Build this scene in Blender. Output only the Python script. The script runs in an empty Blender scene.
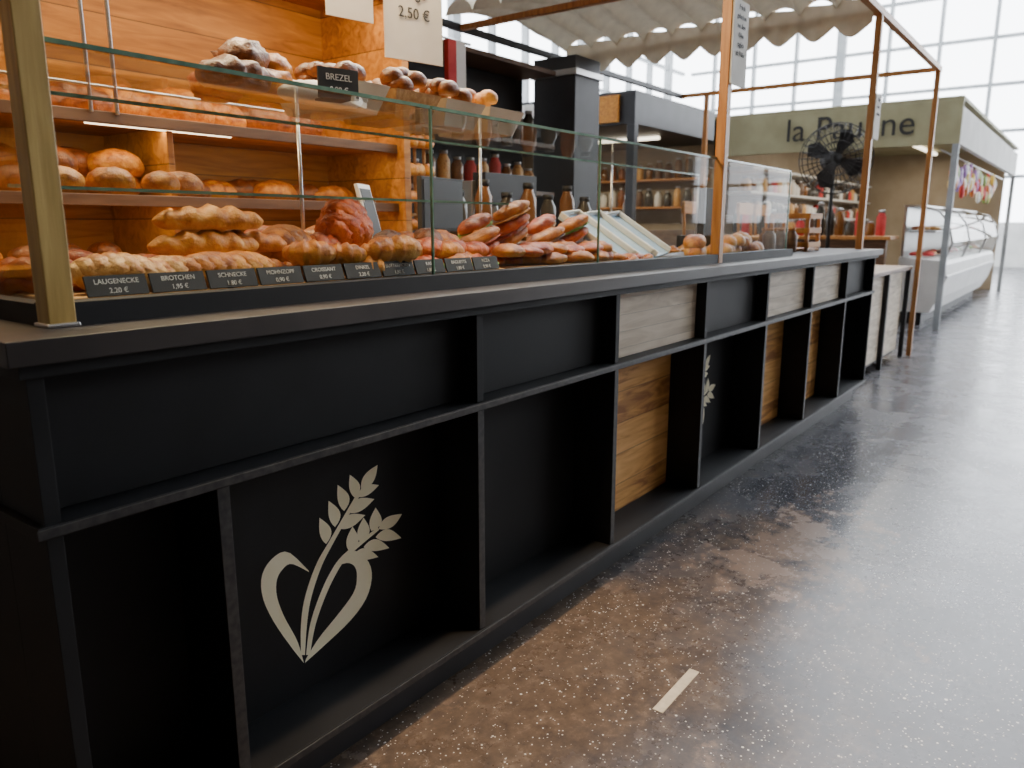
import bpy, math, random
from mathutils import Vector, Matrix, noise
random.seed(4)
S=bpy.context.scene
COL=S.collection

# ---------------------------------------------------------------- materials
def new(name):
    m=bpy.data.materials.new(name); m.use_nodes=True
    nt=m.node_tree; b=nt.nodes['Principled BSDF']; return m,nt,b
def N(nt,t,**k):
    n=nt.nodes.new(t)
    for a,v in k.items(): setattr(n,a,v)
    return n
def coords(nt,scale=(1,1,1)):
    tc=N(nt,'ShaderNodeTexCoord'); mp=N(nt,'ShaderNodeMapping'); mp.inputs['Scale'].default_value=scale
    nt.links.new(tc.outputs['Object'],mp.inputs['Vector']); return mp.outputs['Vector']
def ramp(nt,fac,stops):
    r=N(nt,'ShaderNodeValToRGB'); e=r.color_ramp.elements
    e[0].position=stops[0][0]; e[0].color=(*stops[0][1],1)
    e[1].position=stops[-1][0]; e[1].color=(*stops[-1][1],1)
    for p,c in stops[1:-1]:
        x=e.new(p); x.color=(*c,1)
    nt.links.new(fac,r.inputs['Fac']); return r.outputs['Color']
def bump(nt,b,h,s=.3,d=.01):
    bp=N(nt,'ShaderNodeBump'); bp.inputs['Strength'].default_value=s; bp.inputs['Distance'].default_value=d
    nt.links.new(h,bp.inputs['Height']); nt.links.new(bp.outputs['Normal'],b.inputs['Normal'])
def noisy(name,c1,c2,scale=8,rough=.5,metal=0,stretch=(1,1,1),bs=0,detail=5,r2=None,spec=None,coat=0):
    m,nt,b=new(name); v=coords(nt,stretch)
    n=N(nt,'ShaderNodeTexNoise'); n.inputs['Scale'].default_value=scale; n.inputs['Detail'].default_value=detail
    nt.links.new(v,n.inputs['Vector'])
    nt.links.new(ramp(nt,n.outputs['Fac'],[(.35,c1),(.65,c2)]),b.inputs['Base Color'])
    b.inputs['Roughness'].default_value=rough; b.inputs['Metallic'].default_value=metal
    if spec is not None: b.inputs['Specular IOR Level'].default_value=spec
    b.inputs['Coat Weight'].default_value=coat
    if r2 is not None:
        mr=N(nt,'ShaderNodeMapRange'); mr.inputs['To Min'].default_value=rough; mr.inputs['To Max'].default_value=r2
        nt.links.new(n.outputs['Fac'],mr.inputs['Value']); nt.links.new(mr.outputs['Result'],b.inputs['Roughness'])
    if bs: bump(nt,b,n.outputs['Fac'],bs)
    return m
def emis(name,c,s):
    m,nt,b=new(name); b.inputs['Base Color'].default_value=(*c,1)
    b.inputs['Emission Color'].default_value=(*c,1); b.inputs['Emission Strength'].default_value=s; return m
def wood(name,c1,c2,c3,stretch=(1.5,12,12),rough=.5,board=.11,axis='Z',bs=.3,var=.22):
    m,nt,b=new(name); v=coords(nt,stretch)
    sep=N(nt,'ShaderNodeSeparateXYZ'); tc=N(nt,'ShaderNodeTexCoord'); nt.links.new(tc.outputs['Object'],sep.inputs[0])
    d=N(nt,'ShaderNodeMath',operation='DIVIDE'); d.inputs[1].default_value=board
    nt.links.new(sep.outputs[axis],d.inputs[0])
    fl=N(nt,'ShaderNodeMath',operation='FLOOR'); nt.links.new(d.outputs[0],fl.inputs[0])
    fr=N(nt,'ShaderNodeMath',operation='FRACT'); nt.links.new(d.outputs[0],fr.inputs[0])
    wn=N(nt,'ShaderNodeTexWhiteNoise',noise_dimensions='1D'); nt.links.new(fl.outputs[0],wn.inputs['W'])
    add=N(nt,'ShaderNodeVectorMath',operation='MULTIPLY_ADD'); add.inputs[1].default_value=(7,7,7)
    nt.links.new(wn.outputs['Color'],add.inputs[0]); nt.links.new(v,add.inputs[2])
    n=N(nt,'ShaderNodeTexNoise'); n.inputs['Scale'].default_value=2.2; n.inputs['Detail'].default_value=8; n.inputs['Distortion'].default_value=1.2
    nt.links.new(add.outputs[0],n.inputs['Vector'])
    ma=N(nt,'ShaderNodeMath',operation='MULTIPLY_ADD'); ma.inputs[1].default_value=var; nt.links.new(wn.outputs['Value'],ma.inputs[0])
    sb=N(nt,'ShaderNodeMath',operation='SUBTRACT'); sb.inputs[1].default_value=var/2
    nt.links.new(n.outputs['Fac'],sb.inputs[0]); nt.links.new(sb.outputs[0],ma.inputs[2])
    col=ramp(nt,ma.outputs[0],[(.3,c1),(.5,c2),(.7,c3)])
    gap=ramp(nt,fr.outputs[0],[(0,(.12,.12,.12)),(.035,(1,1,1)),(1,(1,1,1))])
    mx=N(nt,'ShaderNodeMix',data_type='RGBA',blend_type='MULTIPLY'); mx.inputs['Factor'].default_value=1
    nt.links.new(col,mx.inputs[6]); nt.links.new(gap,mx.inputs[7]); nt.links.new(mx.outputs[2],b.inputs['Base Color'])
    b.inputs['Roughness'].default_value=rough; bump(nt,b,n.outputs['Fac'],bs,.004); return m
def glass(name,tint=(.96,.985,.97),k=.4):
    m=bpy.data.materials.new(name); m.use_nodes=True; nt=m.node_tree; nt.nodes.clear()
    o=N(nt,'ShaderNodeOutputMaterial'); t=N(nt,'ShaderNodeBsdfTransparent'); t.inputs[0].default_value=(*tint,1)
    g=N(nt,'ShaderNodeBsdfGlossy'); g.inputs['Roughness'].default_value=.01
    f=N(nt,'ShaderNodeFresnel'); f.inputs[0].default_value=1.45
    mu=N(nt,'ShaderNodeMath',operation='MULTIPLY'); mu.inputs[1].default_value=k; nt.links.new(f.outputs[0],mu.inputs[0])
    mx=N(nt,'ShaderNodeMixShader'); nt.links.new(mu.outputs[0],mx.inputs[0]); nt.links.new(t.outputs[0],mx.inputs[1]); nt.links.new(g.outputs[0],mx.inputs[2])
    nt.links.new(mx.outputs[0],o.inputs[0]); return m
def fabric(name,c):
    m=bpy.data.materials.new(name); m.use_nodes=True; nt=m.node_tree; nt.nodes.clear()
    o=N(nt,'ShaderNodeOutputMaterial'); d=N(nt,'ShaderNodeBsdfDiffuse'); t=N(nt,'ShaderNodeBsdfTranslucent')
    n=N(nt,'ShaderNodeTexNoise'); n.inputs['Scale'].default_value=12; nt.links.new(coords(nt),n.inputs['Vector'])
    cc=ramp(nt,n.outputs['Fac'],[(.3,tuple(x*.85 for x in c)),(.7,c)])
    nt.links.new(cc,d.inputs[0]); nt.links.new(cc,t.inputs[0])
    mx=N(nt,'ShaderNodeMixShader'); mx.inputs[0].default_value=.07; nt.links.new(d.outputs[0],mx.inputs[1]); nt.links.new(t.outputs[0],mx.inputs[2]); nt.links.new(mx.outputs[0],o.inputs[0]); return m
def bread(name,bot,mid,top,rough=.34):
    m,nt,b=new(name); v=coords(nt)
    n=N(nt,'ShaderNodeTexNoise'); n.inputs['Scale'].default_value=40; n.inputs['Detail'].default_value=6; n.inputs['Roughness'].default_value=.65; nt.links.new(v,n.inputs['Vector'])
    g=N(nt,'ShaderNodeNewGeometry'); s=N(nt,'ShaderNodeSeparateXYZ'); nt.links.new(g.outputs['Normal'],s.inputs[0])
    a=N(nt,'ShaderNodeMath',operation='MULTIPLY_ADD'); a.inputs[1].default_value=.18; nt.links.new(s.outputs['Z'],a.inputs[0]); nt.links.new(n.outputs['Fac'],a.inputs[2])
    nt.links.new(ramp(nt,a.outputs[0],[(.36,bot),(.54,mid),(.72,top)]),b.inputs['Base Color'])
    b.inputs['Roughness'].default_value=rough; bump(nt,b,n.outputs['Fac'],.8,.008); return m

BLK=noisy('black_paint',(.0045,.005,.006),(.009,.010,.012),6,.5,r2=.65,spec=.32)
BLK2=noisy('black_paint_ledge',(.016,.012,.011),(.030,.023,.021),9,.34,r2=.55)
EDGE=noisy('lightened_worn_edge',(.010,.010,.012),(.035,.033,.032),70,.5)  # worn edge paint, lightened to imitate light caught along the edges
DARK=noisy('dark_laminate',(.010,.010,.012),(.02,.02,.024),5,.5)
WARM=wood('warm_planks',(.30,.115,.025),(.66,.34,.10),(.80,.46,.17),bs=.2)
GREY=wood('weathered_planks',(.48,.385,.275),(.64,.54,.41),(.78,.68,.54),board=.052,var=.12,bs=.12)
OR=wood('orange_pine',(.24,.085,.012),(.40,.16,.022),(.52,.235,.04),board=.16,rough=.5,bs=.1)
POST=noisy('oak_post',(.36,.23,.06),(.54,.37,.12),5,.4,stretch=(12,12,1),bs=.1)
POSTO=noisy('orange_post',(.34,.13,.03),(.50,.22,.055),5,.4,stretch=(12,12,1),bs=.1)
CREAM=noisy('cream_vinyl',(.90,.84,.60),(.95,.90,.68),12,.5)
GL=glass('case_glass'); GEDGE=noisy('glass_edge',(.06,.15,.11),(.14,.26,.19),20,.15)
STEEL=noisy('brushed_steel',(.45,.45,.45),(.6,.6,.6),20,.3,.9,stretch=(1,20,20))
DECK=noisy('case_deck',(.06,.05,.045),(.10,.09,.08),8,.35)
WHITE=noisy('white_enamel',(.72,.72,.70),(.82,.82,.80),5,.35)
PAPER=noisy('paper',(.74,.72,.66),(.82,.80,.76),8,.8)
FAB=fabric('canvas_fabric',(.72,.65,.51))
B1=bread('bread_golden',(.72,.34,.045),(.54,.19,.016),(.26,.062,.006))
B2=bread('bread_dark',(.34,.11,.014),(.20,.052,.006),(.085,.019,.004),.3)
B3=bread('bread_pale',(.80,.46,.11),(.66,.29,.04),(.40,.13,.014))
B4=bread('bread_red',(.66,.19,.014),(.50,.09,.007),(.25,.030,.004),.3)
B5=bread('sugar_crust',(.62,.27,.04),(.74,.44,.15),(.38,.12,.014))
GREEN=noisy('salad',(.10,.28,.04),(.35,.45,.08),50,.5)
CHALK=noisy('chalk_text',(.7,.7,.67),(.8,.8,.76),20,.8)
RED=noisy('red_cloth',(.5,.03,.03),(.6,.06,.05),10,.8)
OLIVE=noisy('olive_board',(.27,.25,.14),(.34,.32,.19),4,.6)
INK=noisy('dark_ink',(.015,.015,.015),(.025,.025,.025),4,.6)
BROWN=noisy('brown_laminate',(.10,.05,.025),(.17,.09,.045),6,.45,stretch=(1,1,8))
TAN=noisy('tan_wall',(.30,.235,.155),(.37,.30,.21),3,.7)
TAND=noisy('dark_tan_wall',(.10,.08,.06),(.15,.12,.09),3,.8)
FRAME=noisy('window_frame',(.24,.26,.27),(.32,.34,.35),5,.5)
PLAST=noisy('plaster',(.62,.62,.60),(.72,.72,.70),3,.8)
CEIL=noisy('ceiling_boards',(.20,.19,.18),(.28,.27,.26),3,.8)
LED=emis('led_strip',(1,.82,.55),4)
TUBE=emis('added_tube',(1,.88,.68),4)  # glowing tubes added to brighten the stall and kiosk interiors
TAPE=noisy('floor_tape',(.46,.38,.26),(.58,.50,.36),40,.6)
WICK=noisy('wicker',(.40,.20,.06),(.56,.33,.12),60,.7,bs=.5)
LINER=noisy('cream_liner',(.50,.42,.30),(.62,.54,.40),10,.7)
BLUE=noisy('cold_tray',(.30,.46,.66),(.45,.62,.78),6,.2)
AMB=noisy('amber_bottle',(.14,.055,.012),(.24,.10,.025),10,.12)
CLR=noisy('smoked_jar',(.04,.035,.03),(.09,.08,.06),10,.12)

# ---------------------------------------------------------------- mesh builder
class M:
    def __init__(s,name): s.n=name; s.v=[]; s.f=[]; s.m=[]; s.sm=[]; s.mats=[]
    def mi(s,mat):
        if mat not in s.mats: s.mats.append(mat)
        return s.mats.index(mat)
    def add(s,vs,fs,mat,smooth=False):
        o=len(s.v); s.v+= [tuple(v) for v in vs]; k=s.mi(mat)
        for f in fs: s.f.append([i+o for i in f]); s.m.append(k); s.sm.append(smooth)
    def box(s,x0,x1,y0,y1,z0,z1,mat,mt=None):
        vs=[Vector((x,y,z)) for x in(x0,x1) for y in(y0,y1) for z in(z0,z1)]
        if mt: vs=[mt@v for v in vs]
        s.add(vs,[(0,1,3,2),(4,6,7,5),(0,4,5,1),(2,3,7,6),(0,2,6,4),(1,5,7,3)],mat)
    def rings(s,rs,mat,cap=True,smooth=True):
        n=len(rs[0]); vs=[p for r in rs for p in r]; fs=[]
        for i in range(len(rs)-1):
            for j in range(n):
                fs.append((i*n+j,i*n+(j+1)%n,(i+1)*n+(j+1)%n,(i+1)*n+j))
        if cap: fs.append(tuple(range(n))[::-1]); fs.append(tuple(range((len(rs)-1)*n,len(rs)*n)))
        s.add(vs,fs,mat,smooth)
    def tube(s,pts,rad,mat,seg=8,flat=1.0):
        pts=[Vector(p) for p in pts]; rs=[]
        if not isinstance(rad,(list,tuple)): rad=[rad]*len(pts)
        for i,p in enumerate(pts):
            d=(pts[min(i+1,len(pts)-1)]-pts[max(i-1,0)]).normalized()
            up=Vector((0,0,1)) if abs(d.z)<.95 else Vector((1,0,0))
            a=d.cross(up).normalized(); b=a.cross(d).normalized()
            rs.append([p+a*rad[i]*math.cos(t)+b*rad[i]*flat*math.sin(t) for t in [2*math.pi*k/seg for k in range(seg)]])
        s.rings(rs,mat)
    def lathe(s,c,prof,mat,seg=20):
        c=Vector(c); s.rings([[c+Vector((r*math.cos(t),r*math.sin(t),z)) for t in [2*math.pi*k/seg for k in range(seg)]] for r,z in prof],mat)
    def blob(s,c,sc,rz,mat,amp=.08,fr=2.5,ridge=0,tilt=0,nu=16,nv=10,flatb=True,rk=.07):
        seed=random.random()*100; R=Matrix.Rotation(rz,4,'Z')@Matrix.Rotation(tilt,4,'Y'); rs=[]
        for i in range(nv+1):
            th=math.pi*i/nv; th=min(max(th,.06),math.pi-.06); ring=[]
            for j in range(nu):
                ph=2*math.pi*j/nu
                p=Vector((-math.cos(th),math.sin(th)*math.cos(ph),math.sin(th)*math.sin(ph)))
                k=1+amp*noise.noise(p*fr+Vector((seed,seed,0)))
                if ridge: k*=1+rk*math.sin(ridge*p.x*math.pi+1.5*p.y+seed)*(1 if p.z>-.2 else 0)
                q=Vector((p.x*sc[0]*(1+.3*amp),p.y*sc[1]*k,p.z*sc[2]*k))
                if flatb and q.z<-sc[2]*.55: q.z=-sc[2]*.55
                ring.append(Vector(c)+R@q)
            rs.append(ring)
        s.rings(rs,mat)
    def twist(s,c,L,rad,rz,mat,turns=2.2,strands=2,tilt=0):
        R=Matrix.Rotation(rz,4,'Z')@Matrix.Rotation(tilt,4,'Y')
        for q in range(strands):
            pts=[];rd=[]
            for k in range(29):
                t=k/28; a=turns*2*math.pi*t+q*2*math.pi/strands; w=math.sin(math.pi*min(max(t,.04),.96))**.5
                pts.append(Vector(c)+R@Vector(((t-.5)*L,rad*.75*w*math.cos(a),rad*.6*w*math.sin(a)))); rd.append(rad*(.25+.6*w))
            s.tube(pts,rd,mat,8)
    def done(s,bev=0,parent=None):
        me=bpy.data.meshes.new(s.n); me.from_pydata(s.v,[],s.f)
        for m in s.mats: me.materials.append(m)
        me.polygons.foreach_set('material_index',s.m); me.polygons.foreach_set('use_smooth',s.sm); me.update()
        o=bpy.data.objects.new(s.n,me); COL.objects.link(o)
        if bev:
            b=o.modifiers.new('bev','BEVEL'); b.width=bev; b.segments=2; b.limit_method='ANGLE'
        if parent: o.parent=parent
        return o
def text(name,body,loc,rot,size,mat,parent=None,ext=.0005,align='CENTER'):
    c=bpy.data.curves.new(name,'FONT'); c.body=body; c.size=size; c.extrude=ext; c.align_x=align; c.materials.append(mat)
    o=bpy.data.objects.new(name,c); COL.objects.link(o); o.location=loc; o.rotation_euler=rot
    if parent: o.parent=parent
    return o
def empty(name):
    o=bpy.data.objects.new(name,None); COL.objects.link(o); return o

# ---------------------------------------------------------------- camera
PIT=math.atan2(158,766); HD=math.radians(36.9); H=1.1
cp,sp=math.cos(PIT),math.sin(PIT)
h=Vector((math.cos(HD),math.sin(HD),0)); r=Vector((math.sin(HD),-math.cos(HD),0)); z=Vector((0,0,1))
fw=h*cp-z*sp; up=h*sp+z*cp
cam=bpy.data.cameras.new('camera'); co=bpy.data.objects.new('camera',cam); COL.objects.link(co)
mt=Matrix((r,up,-fw)).transposed().to_4x4(); mt.translation=(0,0,H); co.matrix_world=mt
cam.sensor_width=36; cam.lens=766/1024*36; cam.clip_start=.02
cam.dof.use_dof=True; cam.dof.focus_distance=1.7; cam.dof.aperture_fstop=4.5
S.camera=co

# ---------------------------------------------------------------- floor
def floor_mat():
    m,nt,b=new('sealed_floor'); v=coords(nt); L=nt.links
    n1=N(nt,'ShaderNodeTexNoise'); n1.inputs['Scale'].default_value=1.3; n1.inputs['Detail'].default_value=9; n1.inputs['Roughness'].default_value=.68; L.new(v,n1.inputs['Vector'])
    n2=N(nt,'ShaderNodeTexNoise'); n2.inputs['Scale'].default_value=22; n2.inputs['Detail'].default_value=7; n2.inputs['Roughness'].default_value=.75; L.new(v,n2.inputs['Vector'])
    n3=N(nt,'ShaderNodeTexNoise'); n3.inputs['Scale'].default_value=3.0; n3.inputs['Detail'].default_value=10; n3.inputs['Roughness'].default_value=.7; L.new(v,n3.inputs['Vector'])
    base=ramp(nt,n2.outputs['Fac'],[(.3,(.038,.039,.046)),(.55,(.055,.056,.065)),(.75,(.085,.086,.096))])
    cl=ramp(nt,n3.outputs['Fac'],[(.35,(.88,.88,.9)),(.65,(1.1,1.08,1.07))])
    mb=N(nt,'ShaderNodeMix',data_type='RGBA',blend_type='MULTIPLY'); mb.inputs['Factor'].default_value=1; L.new(base,mb.inputs[6]); L.new(cl,mb.inputs[7])
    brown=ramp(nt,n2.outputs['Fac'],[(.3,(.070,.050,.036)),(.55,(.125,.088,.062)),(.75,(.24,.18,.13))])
    s=N(nt,'ShaderNodeSeparateXYZ'); L.new(v,s.inputs[0])
    def mr(sock,a,b_):
        g_=N(nt,'ShaderNodeMapRange'); g_.inputs['From Min'].default_value=a; g_.inputs['From Max'].default_value=b_; L.new(sock,g_.inputs['Value']); return g_.outputs[0]
    def mul(a,b_,op='MULTIPLY'):
        q=N(nt,'ShaderNodeMath',operation=op); L.new(a,q.inputs[0])
        if isinstance(b_,float): q.inputs[1].default_value=b_
        else: L.new(b_,q.inputs[1])
        return q.outputs[0]
    near=mul(mr(s.outputs['X'],3.4,1.4),mr(s.outputs['Y'],-.1,.9))  # browner near the counter: worn floor plus warm light painted into the colour
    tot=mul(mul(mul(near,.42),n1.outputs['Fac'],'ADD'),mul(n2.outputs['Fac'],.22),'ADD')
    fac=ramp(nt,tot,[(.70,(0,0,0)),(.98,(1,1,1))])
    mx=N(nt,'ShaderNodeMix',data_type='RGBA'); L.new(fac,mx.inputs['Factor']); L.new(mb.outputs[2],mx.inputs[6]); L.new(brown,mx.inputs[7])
    cur=mx.outputs[2]
    # scuffed, dusty wear streak where people queue along the counter
    st=mul(mul(mr(s.outputs['X'],1.9,2.3),mr(s.outputs['X'],3.4,2.8)),mul(mr(s.outputs['Y'],.35,.6),mr(s.outputs['Y'],1.02,.85)))
    n4=N(nt,'ShaderNodeTexNoise'); n4.inputs['Scale'].default_value=6; n4.inputs['Detail'].default_value=10; n4.inputs['Roughness'].default_value=.78; L.new(v,n4.inputs['Vector'])
    sf=ramp(nt,mul(mul(st,.16),n4.outputs['Fac'],'ADD'),[(.60,(0,0,0)),(.68,(.8,.8,.8))])
    mx3=N(nt,'ShaderNodeMix',data_type='RGBA'); L.new(sf,mx3.inputs['Factor']); L.new(cur,mx3.inputs[6]); mx3.inputs[7].default_value=(.24,.165,.12,1); cur=mx3.outputs[2]
    for sc_,th_,den in ((150,.36,.74),(75,.26,.78),(38,.17,.84)):
        vo=N(nt,'ShaderNodeTexVoronoi'); vo.inputs['Scale'].default_value=sc_; L.new(v,vo.inputs['Vector'])
        sz=N(nt,'ShaderNodeSeparateColor'); L.new(vo.outputs['Color'],sz.inputs[0])
        th=mul(sz.outputs[0],th_)
        lt=mul(vo.outputs['Distance'],th,'LESS_THAN'); gt=mul(sz.outputs[1],den,'GREATER_THAN')
        mm=mul(lt,gt)
        mx2=N(nt,'ShaderNodeMix',data_type='RGBA'); L.new(mm,mx2.inputs['Factor']); L.new(cur,mx2.inputs[6]); mx2.inputs[7].default_value=(.62,.59,.54,1); cur=mx2.outputs[2]
    L.new(cur,b.inputs['Base Color'])
    rr=N(nt,'ShaderNodeMapRange'); rr.inputs['From Min'].default_value=.3; rr.inputs['From Max'].default_value=.7; rr.inputs['To Min'].default_value=.17; rr.inputs['To Max'].default_value=.36; L.new(n3.outputs['Fac'],rr.inputs['Value']); L.new(rr.outputs[0],b.inputs['Roughness'])
    bump(nt,b,n2.outputs['Fac'],.10,.004); return m
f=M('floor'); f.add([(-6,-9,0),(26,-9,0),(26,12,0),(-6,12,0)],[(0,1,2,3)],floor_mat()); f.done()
t=M('floor_marking_tape'); t.box(1.468,1.675,.668,.694,0.0002,.0015,TAPE); t.done()

# ---------------------------------------------------------------- hall
def winwall(name,axis,pos,a0,a1,zs,ztop,step,low=None):
    w=M(name)
    def bx(u0,u1,z0,z1,m,t0=0,t1=.25):
        if axis=='x': w.box(pos+t0,pos+t1,u0,u1,z0,z1,m)
        else: w.box(u0,u1,pos+t0,pos+t1,z0,z1,m)
    bx(a0,a1,0,zs,low or PLAST); bx(a0,a1,ztop,ztop+.5,PLAST)
    u=a0; i=0
    while u<=a1+.01:
        wdt=.13 if i%4==0 else .045
        bx(u-wdt,u+wdt,zs,ztop,FRAME,.02,.2); u+=step; i+=1
    zz=zs+1.2
    while zz<ztop: bx(a0,a1,zz-.045,zz+.045,FRAME,.04,.16); zz+=1.2
    return w
winwall('wall_far','x',25,-8.9,11.4,1.2,9,1.3).done()
w=winwall('wall_left','y',11.5,3,24.9,1.2,9,1.3); w.box(-6,3,11.5,11.75,0,9.5,PLAST); w.done()
w=winwall('wall_right','y',-9,10,24.9,4.6,9,1.3,TAND); w.box(-6,10,-9.1,-8.9,0,9.5,TAND); w.done()
w=M('wall_back'); w.box(-6.2,-6,-9,11.7,0,9.5,TAND); w.done()
rt=M('ceiling')
rt.box(-6.2,5,-9,11.7,9.5,9.6,CEIL); rt.box(5,25.2,-9,-3,9.5,9.6,CEIL); rt.box(5,25.2,7,11.7,9.5,9.6,CEIL)
for x in range(5,26,2): rt.box(x-.05,x+.05,-3,7,9.4,9.6,FRAME)
rt.done()

# ---------------------------------------------------------------- counter
c=M('bakery_counter')
X0=.404; xs=[.673,1.343,1.985,2.643,3.30,3.96,4.62]; XE=5.28
c.box(X0,XE,1.24,1.85,.10,.90,BLK)
c.box(X0,X0+.022,1.10,1.24,.105,.905,BLK); c.box(XE-.022,XE,1.10,1.24,.105,.905,BLK)
for x in xs: c.box(x-.011,x+.011,1.10,1.24,.125,.682,BLK)
for x in xs[1:]: c.box(x-.011,x+.011,1.10,1.15,.70,.909,BLK)
c.box(X0+.022,XE-.022,1.15,1.24,.70,.905,BLK)
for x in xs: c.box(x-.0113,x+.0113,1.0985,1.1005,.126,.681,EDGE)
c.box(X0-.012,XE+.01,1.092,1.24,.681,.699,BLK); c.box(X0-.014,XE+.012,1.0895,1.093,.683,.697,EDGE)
c.box(X0-.012,X0,1.24,1.85,.681,.699,BLK)
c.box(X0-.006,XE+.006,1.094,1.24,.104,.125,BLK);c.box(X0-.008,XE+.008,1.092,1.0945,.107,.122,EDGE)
c.box(X0+.03,XE-.03,1.155,1.8,0,.104,DARK)
c.box(X0-.012,XE+.012,1.086,1.86,.905,.925,BLK); c.box(X0-.03,XE+.03,1.066,1.88,.925,.958,BLK2)
def inlay(x0,x1,y,z0,z1,mat): c.box(x0+.012,x1-.012,y-.012,y,z0,z1,mat)
inlay(xs[2],xs[3],1.15,.70,.905,GREY); inlay(xs[4],xs[5],1.15,.70,.905,GREY); inlay(xs[5],xs[6],1.15,.70,.905,GREY)
inlay(xs[2],xs[3],1.24,.125,.681,WARM); inlay(xs[4],xs[5],1.24,.125,.681,WARM); inlay(xs[5],xs[6],1.24,.125,.681,WARM)
c.done(.0025)

def onpanel(px,py,Y=1.2385):
    a=(px-512)/766; b=(384-py)/766; d=fw+r*a+up*b; k=Y/d.y; return (k*d.x-.965, H+k*d.z)
def emblem(dx):
    m=M('wheat_heart_emblem'); cnt=[0]
    def P(l):
        q=[onpanel(*p) for p in l]; return [(u+dx,1.2390-.00012*cnt[0],v) for u,v in q]
    def strip(A,B):
        cnt[0]+=1; A=P(A);B=P(B); n=len(A); m.add(A+B,[(i,i+1,n+i+1,n+i) for i in range(n-1)],CREAM)
    def cr(pts,n=24):
        out=[]; L=len(pts)-1
        for k in range(n+1):
            t=k/n*L; i=min(int(t),L-1); u=t-i
            p=[pts[max(i-1,0)],pts[i],pts[i+1],pts[min(i+2,L)]]
            out.append(tuple(.5*(2*p[1][q]+(p[2][q]-p[0][q])*u+(2*p[0][q]-5*p[1][q]+4*p[2][q]-p[3][q])*u*u+(3*p[1][q]-p[0][q]-3*p[2][q]+p[3][q])*u**3) for q in (0,1)))
        return out
    strip(cr([(304,663),(292,648),(274,622),(263,598),(262,576),(272,559),(288,552),(309,571)]),
          cr([(303,659),(297,640),(284,616),(277,596),(277,580),(283,569),(292,564),(309,572)]))
    strip(cr([(305,663),(325,645),(351,620),(367,597),(372,574),(366,558),(353,551),(336,564)]),
          cr([(306,659),(319,638),(340,612),(354,592),(357,577),(355,567),(348,563),(336,566)]))
    strip(cr([(301,655),(301,625),(305,597),(316,565),(330,540),(359,490)]),cr([(305,655),(307,625),(311,599),(321,568),(334,542),(362,492)]))
    strip(cr([(306,655),(310,625),(319,597),(330,573),(344,554),(378,527)]),cr([(310,655),(315,627),(324,600),(335,576),(348,557),(379,530)]))
    def leaf(x,y,ang,L,W,bd=2):
        ca,sa=math.cos(ang),-math.sin(ang); up_=[];dn=[]
        for i in range(11):
            t=i/10; w=W*math.sin(math.pi*t**.85)*.5; bend=bd*math.sin(math.pi*t)
            up_.append((x+ca*L*t-sa*(w+bend),y+sa*L*t+ca*(w+bend))); dn.append((x+ca*L*t+sa*(w-bend),y+sa*L*t-ca*(w-bend)))
        strip(up_,dn)
    R=math.radians
    for k,(x,y) in enumerate([(329,545),(338,528),(347,512)]):
        leaf(x-3,y-1,R(104),27,12,2.5)
        if k: leaf(x+3,y+1,R(30),28,12,-2.5)
    leaf(355,498,R(103),24,11,2); leaf(358,497,R(30),24,10,-2); leaf(361,490,R(57),30,11,0)
    for (x,y) in [(350,553),(361,544),(373,534)]:
        leaf(x-2,y-3,R(80),24,12,2.5); leaf(x+2,y+3,R(-2),26,12,-2.5)
    leaf(378,529,R(33),28,11,0)
    return m.done()
emblem(.965); emblem(.965+1.97-.08)

# ---------------------------------------------------------------- display case
g=M('glass_display_case')
GX0,GX1,GY,GZ=.49,3.80,1.20,1.35
g.box(GX0-.02,GX1+.02,1.17,1.215,.958,.992,BLK); g.box(GX0-.02,GX1+.02,1.80,1.84,.958,1.0,BLK)
g.box(GX0-.02,GX0+.01,1.215,1.8,.958,.99,BLK); g.box(GX1-.01,GX1+.02,1.215,1.8,.958,.99,BLK)
g.box(GX0+.01,GX1-.01,1.215,1.80,.958,.972,DECK)
js=[GX0,1.30,2.03,2.9,GX1]
for i in range(4):
    a,b_=js[i]+.003,js[i+1]-.003
    g.add([(a,GY,.992),(b_,GY,.992),(b_,GY,GZ),(a,GY,GZ)],[(0,1,2,3)],GL)
    g.add([(a,GY,GZ+.004),(b_,GY,GZ+.004),(b_,1.66,GZ+.004),(a,1.66,GZ+.004)],[(0,1,2,3)],GL)
    g.box(a,b_,GY-.003,GY+.003,GZ,GZ+.007,GEDGE); g.box(a,b_,1.657,1.663,GZ,GZ+.007,GEDGE)
for x in js: g.box(x-.0022,x+.0022,GY-.003,GY+.003,.992,GZ,GEDGE)
for x in (GX0,GX1): g.add([(x,GY,.99),(x,1.66,.99),(x,1.66,GZ),(x,GY,GZ)],[(0,1,2,3)],GL)
for x in (js[1],js[2],js[3],js[4]-.02): g.tube([(x,1.655,.972),(x,1.655,GZ)],.005,STEEL)
g.add([(GX0+.05,1.44,1.165),(1.9,1.44,1.165),(1.9,1.65,1.165),(GX0+.05,1.65,1.165)],[(0,1,2,3)],GL)
g.box(GX0+.05,1.9,1.437,1.443,1.162,1.168,GEDGE)
g.done()

pt=empty('price_tags'); tg=M('tag_boards')
names=['LAUGENECKE','BROTCHEN','SCHNECKE','MOHNZOPF','CROISSANT','DINKEL','BUTTERHORN','KASE','BAGUETTE','PIZZA']
x=.555
for i,nm in enumerate(names):
    w=.097; R=Matrix.Translation((x,1.235,.992))@Matrix.Rotation(math.radians(-20),4,'X')
    tg.box(0,w,-.002,.002,0,.033,INK,R)
    for s_,zz in [(nm,.019),(random.choice(['1,80 €','2,20 €','1,95 €','0,90 €']),.004)]:
        p=R@Vector((w/2,-.0028,zz)); text('tag_text',s_,p,(math.radians(70),0,0),.0115,CHALK,pt,.0002)
    x+=.104
tg.done(parent=pt)

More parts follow.
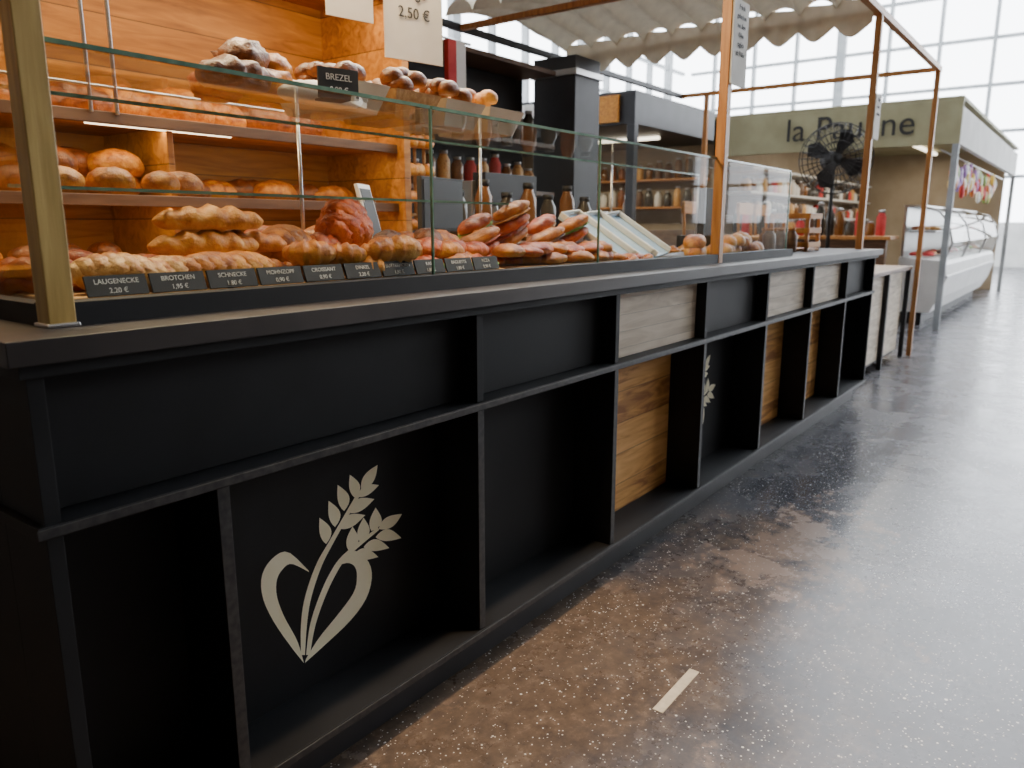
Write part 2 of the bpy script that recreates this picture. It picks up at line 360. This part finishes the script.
# ---------------------------------------------------------------- breads
def pile(name,x0,x1,y0,y1,z0,n,size,mat,kind='roll',amp=.08,layers=1,rzr=.9):
    m=M(name)
    for L in range(layers):
        for i in range(n):
            cx=x0+(x1-x0)*((i+.5)/n if n>1 else .5)+random.uniform(-.01,.01); cy=random.uniform(y0,y1)
            mt_=random.choice(mat) if isinstance(mat,list) else mat
            s=random.uniform(.88,1.1); sx,sy,sz=[k*s for k in size]; cz=z0+sz*.56+L*sz*1.1
            if kind=='roll': m.blob((cx,cy,cz),(sx,sy,sz),random.uniform(0,6),mt_,amp,3)
            elif kind=='long': m.blob((cx,cy,cz),(sx,sy,sz),random.uniform(-.5,.5),mt_,amp,2.5,ridge=4,nu=18,nv=22)
            elif kind=='twist': m.twist((cx,cy,cz+sz*.4),sx*2,sy,random.uniform(-rzr,rzr),mt_,random.choice([1.8,2.4]),random.choice([2,3]),random.uniform(-.15,.15))
            elif kind=='knot':
                pts=[];a0=random.uniform(0,6)
                for k in range(37):
                    t=2*math.pi*k/36; rr_=sx*(.62+.3*math.cos(1.5*2*t)); pts.append((cx+rr_*math.cos(2*t+a0),cy+rr_*math.sin(2*t+a0),cz+sz*.5*math.sin(3*t)))
                m.tube(pts,sz*.55,mt_,8)
            elif kind=='swirl':
                pts=[];rd=[]
                for k in range(46):
                    t=k/45; a=t*2*math.pi*2.6+cx*40; rr_=sx*(1-.86*t); pts.append((cx+rr_*math.cos(a),cy+rr_*math.sin(a),cz+t*sz*.7)); rd.append(sx*.19)
                m.tube(pts,rd,mt_,7)
            elif kind=='crois':
                a0=random.uniform(3.6,5.9); pts=[];rad=[]
                for k in range(33):
                    t=k/32; a=a0+(t-.5)*2.5; pts.append((cx+sx*math.cos(a),cy+sx*math.sin(a)*.9,cz)); rad.append(sz*(.22+.78*math.sin(math.pi*t)**.8)*(1+.26*((k%5)/4-.5)))
                m.tube(pts,rad,mt_,12,.85)
            elif kind=='pretzel':
                a0=random.uniform(0,6); pts=[]
                for k in range(41):
                    t=-1.25+2.5*k/40; X=math.sin(t*2.6)*(1-.15*abs(t)); Yv=math.cos(t*2.1)-.25*t*t
                    X,Yv=X*sx,Yv*sx; pts.append((cx+X*math.cos(a0)-Yv*math.sin(a0),cy+X*math.sin(a0)+Yv*math.cos(a0),cz+.006*math.sin(k*.8)))
                m.tube(pts,[sz*(.4+.6*math.sin(math.pi*k/40)) for k in range(41)],mt_,8)
    return m.done()
DZ=.973
tr=M('bread_trays')
for a,b_ in [(.53,.82),(.84,1.28),(1.32,1.66),(1.68,2.28)]: tr.box(a,b_,1.27,1.62,DZ,DZ+.016,WICK)
tr.done(.002)
TZ=DZ+.018
pile('pretzel_pastries',.56,.80,1.42,1.54,TZ,3,(.062,.045,.022),B4,'pretzel',layers=2)
pile('twisted_cheese_sticks',.62,.90,1.305,1.335,TZ,4,(.070,.026,.026),[B3,B1,B5],'twist',rzr=.35)
pile('cinnamon_swirls',.62,.80,1.385,1.42,TZ,3,(.052,.045,.03),[B4,B1],'swirl')
bg=M('ciabatta_loaves')
for i,(x,y,zz,rz) in enumerate([(.84,1.41,.022,-.3),(.91,1.38,.022,-.5),(.93,1.45,.022,-.2),(.86,1.40,.070,-.35),(.94,1.42,.072,-.5),(.88,1.41,.118,-.4)]):
    bg.blob((x,y,TZ+zz),(.100,.038,.029),rz,[B3,B1,B3][i%3],.15,3,ridge=5,nu=18,nv=28,rk=.16)
bg.done()
pile('croissants',1.02,1.30,1.30,1.38,TZ,4,(.050,.045,.033),[B1,B3],'crois',layers=2)
pile('danish_twists',1.04,1.30,1.42,1.56,TZ,5,(.06,.032,.028),[B4,B1],'twist',layers=2)
sp_=M('braided_roll')
sp_.twist((1.27,1.46,TZ+.10),.15,.042,.4,B4,1.6,3); sp_.twist((1.27,1.46,TZ+.13),.12,.034,.4,B4,1.6,3); sp_.done()
pile('dark_rye_rolls',1.36,1.66,1.40,1.54,TZ,6,(.05,.04,.036),[B2,B1],'roll',.12,layers=2)
pile('filled_rolls',1.36,1.64,1.30,1.36,TZ,5,(.05,.035,.028),[B1,B4],'long',.15,layers=2)
gl=M('salad_garnish')
for i in range(30): gl.blob((random.uniform(1.30,1.62),1.275+random.uniform(-.01,.01),TZ+.012),(.018,.012,.007),random.uniform(0,6),GREEN,.6,4)
gl.done()
pile('pizza_slices',1.70,2.26,1.29,1.38,TZ,9,(.06,.045,.022),[B4,B1],'roll',.3,layers=2)
sw=M('filled_pastries')
for i in range(11):
    x=1.74+.058*i; y=1.44+.05*(i%3); zz=TZ+.03+(.045 if i%2 else 0)+(.04 if i in(2,3,4) else 0); rz=-.5+.35*(i%3); tl=-.4
    L_=.062 if i%2 else .078
    sw.blob((x,y,zz),(L_,.038,.02),rz,B1 if i%3 else B4,.18,3,ridge=3,nv=18,tilt=tl,flatb=False)
    sw.blob((x,y,zz+.023),(L_*.94,.039,.007),rz,[B4,GREEN,B2,B5][i%4],.5,5,nv=14,tilt=tl,flatb=False)
    sw.blob((x,y,zz+.040),(L_,.038,.022),rz,[B1,B4,B5][i%3],.18,3,ridge=3,nv=18,tilt=tl,flatb=False)
sw.done()
pile('seeded_rings',2.30,2.5,1.27,1.33,DZ,5,(.05,.04,.022),[B4,B1],'knot')
pile('bread_rolls',.62,.98,1.50,1.60,1.166,4,(.05,.04,.03),[B1,B3],'roll')
cv=M('cold_food_trays')
for i in range(3):
    x=2.42+.155*i; R=Matrix.Translation((x,1.36,DZ+.004))@Matrix.Rotation(math.radians(34),4,'X')@Matrix.Rotation(math.radians(8),4,'Z')
    cv.box(0,.15,0,.27,0,.010,BLUE,R); cv.box(0,.006,0,.27,.01,.03,WHITE,R); cv.box(.144,.15,0,.27,.01,.03,WHITE,R); cv.box(.006,.144,.264,.27,.01,.03,WHITE,R)  # trays tinted blue to imitate a bluish reflection on glass
cv.done(.002)
pile('cake_slices',2.96,3.7,1.28,1.40,DZ,10,(.045,.035,.035),[B3,B5,B1],'roll',.1,layers=2)
pile('fruit_tartlets',3.0,3.7,1.45,1.6,DZ,9,(.04,.04,.03),[RED,B5,B1],'swirl')

GT=GZ+.008
lo=M('crusty_loaves')
for i,(x,y,zz) in enumerate([(.98,1.44,.035),(1.09,1.48,.035),(1.02,1.57,.035),(1.04,1.50,.085),(1.12,1.54,.08)]):
    lo.blob((x,y,GT+zz),(.075,.052,.038),.4*i,[B2,B1,B4][i%3],.28,4,ridge=4,nu=18,nv=20,rk=.12)
lo.done()
ba=M('bun_baskets')
for x in (1.28,1.46,1.64,1.82):
    y=1.50
    def ring(w,d,zz): return [(x-w,y-d,zz),(x+w,y-d,zz),(x+w,y+d,zz),(x-w,y+d,zz)]
    ba.rings([ring(.06,.09,GT),ring(.08,.12,GT+.065),ring(.074,.114,GT+.065),ring(.056,.086,GT+.01)],LINER if x!=1.46 else WICK,smooth=False)
    for i in range(11): ba.blob((x+random.uniform(-.05,.05),y+random.uniform(-.09,.09),GT+.068+random.uniform(0,.04)),(.032,.028,.025),random.random()*6,B2 if x!=1.82 else B1,.08,3)
ba.done()
fs=empty('chalkboard_price_sign'); k=M('sign_board'); RS=Matrix.Translation((1.13,1.30,GT+.001))@Matrix.Rotation(-.25,4,'Z')
k.box(-.045,.045,-.003,.003,0,.06,INK,RS); k.box(-.03,.03,0,.05,0,.004,INK,RS); k.done(parent=fs)
text('sign_text','BREZEL',RS@Vector((0,-.004,.036)),(math.radians(90),0,-.25),.018,CHALK,fs); text('sign_text','0,90 €',RS@Vector((0,-.004,.012)),(math.radians(90),0,-.25),.016,CHALK,fs)
wb=M('flour_bag'); wb.blob((1.16,1.39,GT+.018),(.10,.04,.03),-.1,PAPER,.2,2); wb.done()

# ---------------------------------------------------------------- rear bread shelving
s=M('bread_shelf_unit')
s.box(.1,2.22,2.62,2.65,.0,2.6,OR); s.box(.08,.1,2.2,2.65,0,2.6,OR); s.box(2.2,2.235,2.17,2.65,0,2.6,OR)
s.box(.1,2.2,2.05,2.62,0,.98,BROWN); s.box(.1,2.2,2.03,2.62,.98,1.0,OR)
s.box(.1,2.2,2.22,2.62,1.165,1.185,OR); s.box(.1,2.2,2.22,2.62,1.385,1.405,OR)
s.box(.1,2.2,2.22,2.62,1.95,1.97,OR); s.box(.1,2.2,2.22,2.62,2.58,2.6,OR)
s.box(1.28,1.3,2.24,2.62,1.0,1.385,OR)
for zz in (1.165,1.385): s.box(.1,2.2,2.205,2.222,zz-.01,zz+.022,BROWN)
s.box(1.05,1.5,2.24,2.25,1.374,1.384,LED)
for x in (1.05,1.12): s.tube([(x,2.2,1.4),(x,2.2,2.58)],.006,STEEL)
s.tube([(.1,2.2,1.47),(2.2,2.2,1.47)],.005,STEEL)
s.done(.002)
pile('country_loaves',.85,1.95,2.36,2.46,1.407,7,(.12,.08,.066),[B2,B1,B2],'long',.14)
pile('farmhouse_loaves',.75,1.22,2.32,2.46,1.187,5,(.075,.065,.05),[B3,B2,B1],'roll',.16,layers=2)
pile('rustic_batards',1.36,2.1,2.32,2.46,1.187,6,(.11,.055,.045),[B1,B2],'long',.12)
pile('seeded_rolls',.7,2.1,2.15,2.4,1.002,12,(.055,.045,.035),[B1,B2],'roll')

lb=M('card_terminal')
R=Matrix.Translation((1.74,1.85,1.0))@Matrix.Rotation(.5,4,'Z')@Matrix.Rotation(math.radians(-14),4,'X')
lb.box(0,.12,0,.012,.0,.24,WHITE,R); lb.box(.01,.11,-.002,0,.02,.225,DARK,R); lb.box(.02,.10,-.002,.08,0,.01,STEEL,R); lb.done(.003)
tl=M('till_screen')
R=Matrix.Translation((2.0,1.86,1.0))@Matrix.Rotation(.15,4,'Z')
tl.box(.06,.20,0,.12,0,.015,INK,R); tl.box(.11,.15,.05,.07,.01,.12,INK,R); tl.box(0,.27,.03,.05,.08,.27,INK,R); tl.box(.01,.26,.027,.03,.09,.26,DARK,R); tl.done(.003)

bb=M('back_bar_cabinet')
bb.box(2.6,4.6,3.0,3.4,0,1.0,DARK); bb.box(2.6,4.6,3.36,3.4,1.0,2.1,DARK)
for zz in (1.3,1.62,2.1): bb.box(2.6,4.6,3.08,3.38,zz,zz+.03,BROWN)
bb.box(4.72,5.05,3.0,3.35,0,2.25,DARK); bb.box(4.70,5.07,2.98,3.37,2.12,2.16,STEEL)
bb.done(.003)
def jar(m,x,y,z0,rr,hh,mat,cap=STEEL):
    m.lathe((x,y,z0),[(rr*.9,0),(rr,.01),(rr,hh*.72),(rr*.6,hh*.86),(rr*.6,hh*.9)],mat,14); m.lathe((x,y,z0+hh*.9),[(rr*.66,0),(rr*.66,hh*.1)],cap,14)
jr=M('storage_jars')
for zz in (1.33,1.65):
    for i in range(15): jar(jr,2.7+i*.125,3.2,zz+.002,.04,random.uniform(.14,.24),random.choice([AMB,CLR,BROWN,RED,B5]))
jr.done()
sv=M('service_table'); sv.box(2.3,3.9,2.0,2.35,.0,1.0,DARK); sv.box(2.28,3.92,1.98,2.37,1.0,1.03,BROWN); sv.done(.003)
bt=M('glass_carafes')
for i in range(7): jar(bt,2.55+i*.17,2.2,1.031,.040,.22+.05*(i%2),AMB if i%2 else CLR,INK)
bt.done()
gb=M('wicker_bread_rack')
for k in range(6):
    gb.tube([(2.36+.06*k,2.5,1.0),(2.36+.06*k,2.5,1.62)],.008,WICK); gb.tube([(2.34,2.5,1.05+.1*k),(2.68,2.5,1.05+.1*k)],.008,WICK)
for k in range(30): gb.blob((2.36+.058*(k%6),2.47,1.10+.12*(k//6)),(.04,.03,.035),k,random.choice([B1,B3,B5]),.2)
gb.box(2.3,2.72,2.44,2.6,.9,1.0,BROWN); gb.box(2.32,2.70,2.46,2.58,0,.9,BROWN)
gb.done()
cm=M('coffee_machine')
cm.box(3.0,3.5,2.5,2.9,.945,1.32,STEEL); cm.box(3.03,3.47,2.44,2.52,1.2,1.36,DARK); cm.box(3.03,3.47,2.44,2.52,.945,.98,DARK)
for x in (3.13,3.34): cm.tube([(x,2.47,1.2),(x,2.47,1.12)],.03,STEEL); cm.tube([(x,2.47,1.13),(x,2.36,1.11)],.01,INK)
cm.box(2.9,3.7,2.4,2.96,.0,.94,DARK)
cm.done(.006)

# ---------------------------------------------------------------- timber frame with canopy
PX=[.487,2.915,5.20,7.30]; PY=1.187
for i,x in enumerate(PX):
    p=M('timber_post'); w=.019
    p.box(x-w,x+w,PY-w,PY+w,.958 if i<3 else 0,2.32,POST if i==0 else POSTO)
    if i==0: p.box(x-w-.004,x+w+.004,PY-w-.004,PY+w+.004,.958,.964,STEEL)
    p.done(.002)
for x in (5.2,7.3):
    p=M('timber_post'); p.box(x-.02,x+.02,3.13,3.17,0,2.32,POSTO); p.done(.002)
bm=M('timber_canopy_frame')
bm.box(.4,7.35,PY-.02,PY+.02,2.32,2.36,POSTO)
for x in (2.915,4.0,5.2,7.3): bm.box(x-.02,x+.02,PY+.02,3.4,2.32,2.355,POSTO)
bm.box(2.3,7.35,3.4,3.44,2.32,2.36,DARK)
bm.done(.002)
cn=M('canvas_canopy')
nx,ny=24,140; vs=[]
for i in range(nx+1):
    for j in range(ny+1):
        u=i/nx; v=j/ny; x=3.80+1.37*u; y=1.215+2.15*v
        fold=.08*abs(math.sin(v*math.pi*10+.25*math.sin(u*3)))**.6
        vs.append((x,y,2.365+.10*(1-abs(2*u-1))+fold+.012*noise.noise(Vector((x*3,y*4,0)))))
cn.add(vs,[(i*(ny+1)+j,(i+1)*(ny+1)+j,(i+1)*(ny+1)+j+1,i*(ny+1)+j+1) for i in range(nx) for j in range(ny)],FAB,True)
vs=[]
for j in range(ny+1):
    v=j/ny; y=1.215+2.15*v; d=.14+.07*abs(math.sin(v*math.pi*10)); o_=.02*math.sin(v*63)
    vs+=[(5.165+o_,y,2.42),(5.16-o_,y,2.42-d)]
cn.add(vs,[(2*j,2*j+2,2*j+3,2*j+1) for j in range(ny)],FAB,True)
cn.done()

def notice(name,x,y,z0,w,hh,rz,lines,mat=PAPER,ink=INK,size=.03):
    e_=empty(name); m=M('board'); R=Matrix.Translation((x,y,z0))@Matrix.Rotation(rz,4,'Z'); m.box(0,w,-.003,.003,0,hh,mat,R); m.done(parent=e_)
    for i,l in enumerate(lines):
        p=R@Vector((w/2,-.005,hh-(i+1)*size*1.35)); text('notice_text',l,p,(math.pi/2,0,rz),size,ink,e_)
notice('notice_card',2.90,1.1645,1.62,.15,.30,0,['Frisch','gebacken','aus dem','Ofen','taglich','ab 7 Uhr'],size=.024)
notice('notice_card',5.185,1.1645,1.62,.14,.26,0,['Bitte','hier','zahlen'],size=.03)
notice('paper_bag_sign',1.95,2.0,1.66,.24,.34,-.2,['Kaffee','to go','2,50 €'],PAPER,INK,.05)
notice('paper_bag_sign',1.72,2.02,1.75,.17,.25,-.2,['Brot','des Tages'],PAPER,INK,.04)
rc=M('hanging_apron')
rc.box(3.35,3.42,2.95,2.98,1.65,2.1,RED); rc.box(3.42,3.5,2.95,2.98,1.6,2.1,PAPER); rc.tube([(3.3,2.96,2.1),(3.55,2.96,2.1)],.008,STEEL); rc.done(.01)

cr=M('wooden_crate')
for x in (4.50,4.72):
    for y in (1.30,1.50): cr.box(x,x+.02,y,y+.02,.959,1.16,POSTO)
for zz in (.98,1.06,1.14): cr.box(4.50,4.74,1.295,1.303,zz,zz+.03,OR); cr.box(4.495,4.503,1.30,1.52,zz,zz+.03,OR); cr.box(4.50,4.74,1.515,1.523,zz,zz+.03,OR)
cr.box(4.5,4.74,1.3,1.52,.965,.975,OR); cr.done(.002)
jj=M('honey_jars')
for i in range(5): jar(jj,4.0+.09*i,1.35+.05*(i%2),.959,.033,.13,AMB if i%2 else BROWN,POSTO)
jj.done()
cs=M('cash_register'); cs.box(3.95,4.3,1.62,1.84,.959,1.05,DARK); cs.box(3.98,4.27,1.70,1.74,1.05,1.3,INK); cs.box(4.0,4.25,1.742,1.745,1.07,1.28,BLUE); cs.done(.004)

# ---------------------------------------------------------------- side counter beyond
lc=M('low_service_counter')
lc.box(5.55,7.27,1.22,1.85,.74,.77,BROWN); lc.box(5.6,7.1,1.26,1.28,.08,.74,GREY); lc.box(5.6,7.1,1.28,1.8,.05,.7,DARK)
for x in (5.58,6.4,7.22): lc.box(x,x+.04,1.225,1.26,0,.74,DARK)
lc.box(7.22,7.26,1.78,1.82,0,.74,DARK)
lc.done(.003)
fn=M('pedestal_fan')
fx,fy,fz=6.6,1.75,1.62
ax=Vector((-.85,-.5,0)).normalized(); sx_=Vector((ax.y,-ax.x,0)).normalized(); C=Vector((fx,fy,fz))
fn.lathe((fx,fy,.772),[(.2,0),(.2,.02),(.03,.05),(.018,.08)],INK,24); fn.tube([(fx,fy,.84),(fx,fy,fz-.1)],.016,INK)
fn.tube([C-ax*.14,C+ax*.02],[.075,.06],INK,14); fn.tube([(fx,fy,fz-.12),C-ax*.08],.02,INK)
for off in (0,.09):
    for rr in (.27,.2,.13):
        q=off+(.02 if rr<.25 else 0)*(1 if off>0 else -1)
        fn.tube([C+ax*q+(sx_*math.cos(a)+z*math.sin(a))*rr for a in [2*math.pi*k/32 for k in range(33)]],.004,INK,5)
for i in range(32):
    a=2*math.pi*i/32; d=sx_*math.cos(a)+z*math.sin(a)
    fn.tube([C+ax*.11+d*.04,C+ax*.105+d*.2,C+ax*.05+d*.272,C-ax*.02+d*.2,C-ax*.03+d*.05],.0028,INK,5)
for i in range(4):
    a=i*math.pi/2+.3; d=sx_*math.cos(a)+z*math.sin(a); e_=sx_*-math.sin(a)+z*math.cos(a)
    fn.add([C+ax*.04+d*.04-e_*.02,C+ax*.06+d*.22-e_*.05,C+ax*.04+d*.24+e_*.04,C+ax*.02+d*.16+e_*.09,C+ax*.02+d*.05+e_*.03],[(0,1,2,3,4)],DARK)
fn.done()

# ---------------------------------------------------------------- second stall
s2=M('market_stall')
s2.box(9.3,9.36,1.25,3.9,1.93,2.36,OLIVE); s2.box(9.36,16,1.25,1.31,1.93,2.30,PLAST)
s2.box(9.3,16,1.25,3.9,2.36,2.40,OLIVE)
s2.box(9.3,16,3.84,3.9,0,2.36,TAN); s2.box(15.9,16,1.4,3.84,0,2.36,TAN)
for x in (9.3,15.94): s2.box(x,x+.06,1.25,1.31,.0,1.93,FRAME)
s2.box(9.3,9.4,1.85,3.84,0,.95,BROWN); s2.box(9.25,9.7,1.8,3.84,.95,.99,POSTO)
for zz in (1.2,1.5,1.8): s2.box(9.6,15.9,3.5,3.84,zz,zz+.03,WHITE)
s2.box(9.9,15.5,2.4,2.46,2.30,2.34,TUBE)
s2.done(.004)
text('stall_sign_lettering','la Pauline',(9.29,2.35,2.05),(math.pi/2,.0,-math.pi/2),.36,INK,bpy.data.objects['market_stall'])
mc=M('butcher_display_case')
prof=[(1.78,0.14),(1.42,.14),(1.34,.3),(1.28,.52),(1.30,.68),(1.34,.72),(1.78,.76)]
mc.rings([[(x,y,zz) for y,zz in prof] for x in (9.7,14.5)],WHITE,smooth=False)
mc.box(9.75,14.4,1.5,1.72,0,.14,DARK); mc.box(9.7,14.5,1.272,1.30,.53,.56,STEEL)
cur=[(1.32,.72),(1.26,.92),(1.31,1.12),(1.42,1.26),(1.60,1.32)]
mc.add([(x,y,zz) for x in (9.7,14.5) for y,zz in cur],[(i,i+1,i+6,i+5) for i in range(4)],GL,True)
mc.box(9.7,14.5,1.58,1.78,1.31,1.33,STEEL); mc.box(9.8,14.4,1.45,1.72,1.03,1.045,STEEL); mc.box(9.72,14.48,1.74,1.77,.76,1.31,STEEL)
for x in (9.7,11.1,12.8,14.48): mc.tube([(x,y,zz) for y,zz in cur],.012,STEEL)
mc.done(.004)
me_=M('meat_cuts')
cols=[RED,GREEN,noisy('yellow_pack',(.8,.5,.05),(.85,.6,.1),9,.5),noisy('purple_pack',(.25,.1,.4),(.35,.15,.5),9,.5),B4,PAPER]
for zz in (.785,1.072):
    for i in range(54): me_.blob((9.8+i*.085,1.56+random.uniform(-.08,.1),zz),(.05,.07,.03),random.random()*6,random.choice([RED,B4,B5,WHITE,GREEN,B2]),.2)
me_.done()
gd=M('hanging_groceries')
for i in range(60):
    x=10.2+random.random()*4.6; gd.blob((x,1.42,1.50+random.random()*.32),(.07,.03,.09),0,random.choice(cols),.2,2,flatb=False)
gd.tube([(9.36,1.42,1.88),(15.9,1.42,1.88)],.01,STEEL)
gd.done()
sg=M('stall_goods')
for i in range(16): jar(sg,9.45,1.95+i*.11,.992,.05,random.uniform(.15,.4),random.choice([AMB,CLR,BROWN,B5,INK,RED]))
for k_,zz in enumerate((1.232,1.532)):
    for i in range(30): jar(sg,9.8+i*.2,3.65,zz,.07,random.uniform(.14,.24),random.choice([AMB,BROWN,PAPER,B5,RED,CLR]))
sg.done()
k3=M('drinks_kiosk')
k3.box(8.2,11,4.4,8,2.25,2.62,DARK); k3.box(8.2,11,7.9,8,0,2.3,TAN); k3.box(8.2,8.3,4.4,8,0,1.05,BROWN); k3.box(10.9,11,4.4,8,0,2.3,TAN)
k3.box(8.2,8.3,4.4,4.5,1.05,2.25,DARK); k3.box(8.2,11,4.4,4.5,0,1.05,BROWN)
k3.box(8.17,8.2,4.6,5.6,2.28,2.58,B1); k3.box(8.17,8.2,5.8,7.2,2.28,2.58,PAPER)
for zz in (1.35,1.75): k3.box(10.6,10.9,4.6,7.8,zz,zz+.03,POSTO)
k3.box(9.4,9.46,4.7,7.6,2.2,2.24,TUBE)
k3.done(.004)
kg=M('kiosk_goods')
for i in range(24): jar(kg,8.25,4.5+i*.14,1.052,.045,random.uniform(.15,.4),random.choice([AMB,CLR,BROWN,RED,B5]))
for zz in (1.382,1.782):
    for i in range(20): jar(kg,10.72,4.7+i*.155,zz,.055,random.uniform(.18,.3),random.choice([AMB,BROWN,CLR,PAPER,B5,B2]))
kg.done()
def stool(x,y,n='bar_stool'):
    m=M(n)
    m.box(x-.17,x+.17,y-.17,y+.17,.98,1.01,OR)
    for a in (-1,1):
        for b_ in (-1,1): m.tube([(x+a*.14,y+b_*.14,.98),(x+a*.19,y+b_*.19,0)],.016,POSTO)
        m.tube([(x+a*.17,y-.17,.35),(x+a*.17,y+.17,.35)],.011,POSTO); m.tube([(x-.17,y+a*.17,.45),(x+.17,y+a*.17,.45)],.011,POSTO)
        m.tube([(x+a*.15,y+.15,1.0),(x+a*.15,y+.17,1.3)],.014,POSTO)
    m.box(x-.17,x+.17,y+.15,y+.18,1.2,1.3,OR); m.done(.004)
stool(6.9,2.4); stool(7.6,2.5); stool(6.2,2.6)

# ---------------------------------------------------------------- lights
def area(name,loc,rot,sx,sy,e,col):
    l=bpy.data.lights.new(name,'AREA'); l.shape='RECTANGLE'; l.size=sx; l.size_y=sy; l.energy=e; l.color=col
    o=bpy.data.objects.new(name,l); COL.objects.link(o); o.location=loc; o.rotation_euler=rot; return o
area('shelf_light',(1.2,2.28,2.5),(math.radians(15),0,0),1.9,.1,7,(1,.74,.42))
area('shelf_light',(1.2,2.26,1.93),(math.radians(20),0,0),1.9,.05,9,(1,.76,.44))
area('shelf_light',(1.2,2.25,1.372),(math.radians(15),0,0),1.9,.02,2.6,(1,.78,.46))
area('shelf_light',(1.2,2.25,1.152),(math.radians(15),0,0),1.9,.02,1.6,(1,.78,.46))
area('case_light',(1.5,1.9,2.3),(math.radians(-28),0,0),2.4,.15,62,(1,.74,.42))
area('added_stall_light',(12.5,2.4,2.28),(0,0,0),5.5,.1,80,(1,.9,.75))  # light added to lift the dark stall interior
area('added_kiosk_light',(9.5,6.1,2.18),(0,0,0),.2,3,35,(1,.85,.62))  # light added to warm up the kiosk interior
sl=M('added_spot_housing'); sl.lathe((1.7,.75,3.9),[(.09,0),(.1,.02),(.09,.16),(.03,.2)],INK,18); sl.tube([(1.7,.75,4.08),(1.7,.75,9.5)],.01,INK); sl.done()  # unseen lamp body, added to go with the spot below
sd=bpy.data.lights.new('added_aisle_spot','SPOT'); sd.energy=620; sd.color=(1,.70,.42); sd.spot_size=math.radians(40); sd.spot_blend=1; sd.shadow_soft_size=.08  # unseen spot added to make the warm pool on the floor
so=bpy.data.objects.new('added_aisle_spot',sd); COL.objects.link(so); so.location=(1.7,.75,3.88); so.rotation_euler=(Vector((1.7,.75,3.88))-Vector((1.3,.72,0))).to_track_quat('Z','Y').to_euler()
w=bpy.data.worlds.new('sky'); S.world=w; w.use_nodes=True
bg_=w.node_tree.nodes['Background']; bg_.inputs[0].default_value=(.90,.94,1,1); bg_.inputs[1].default_value=9.5
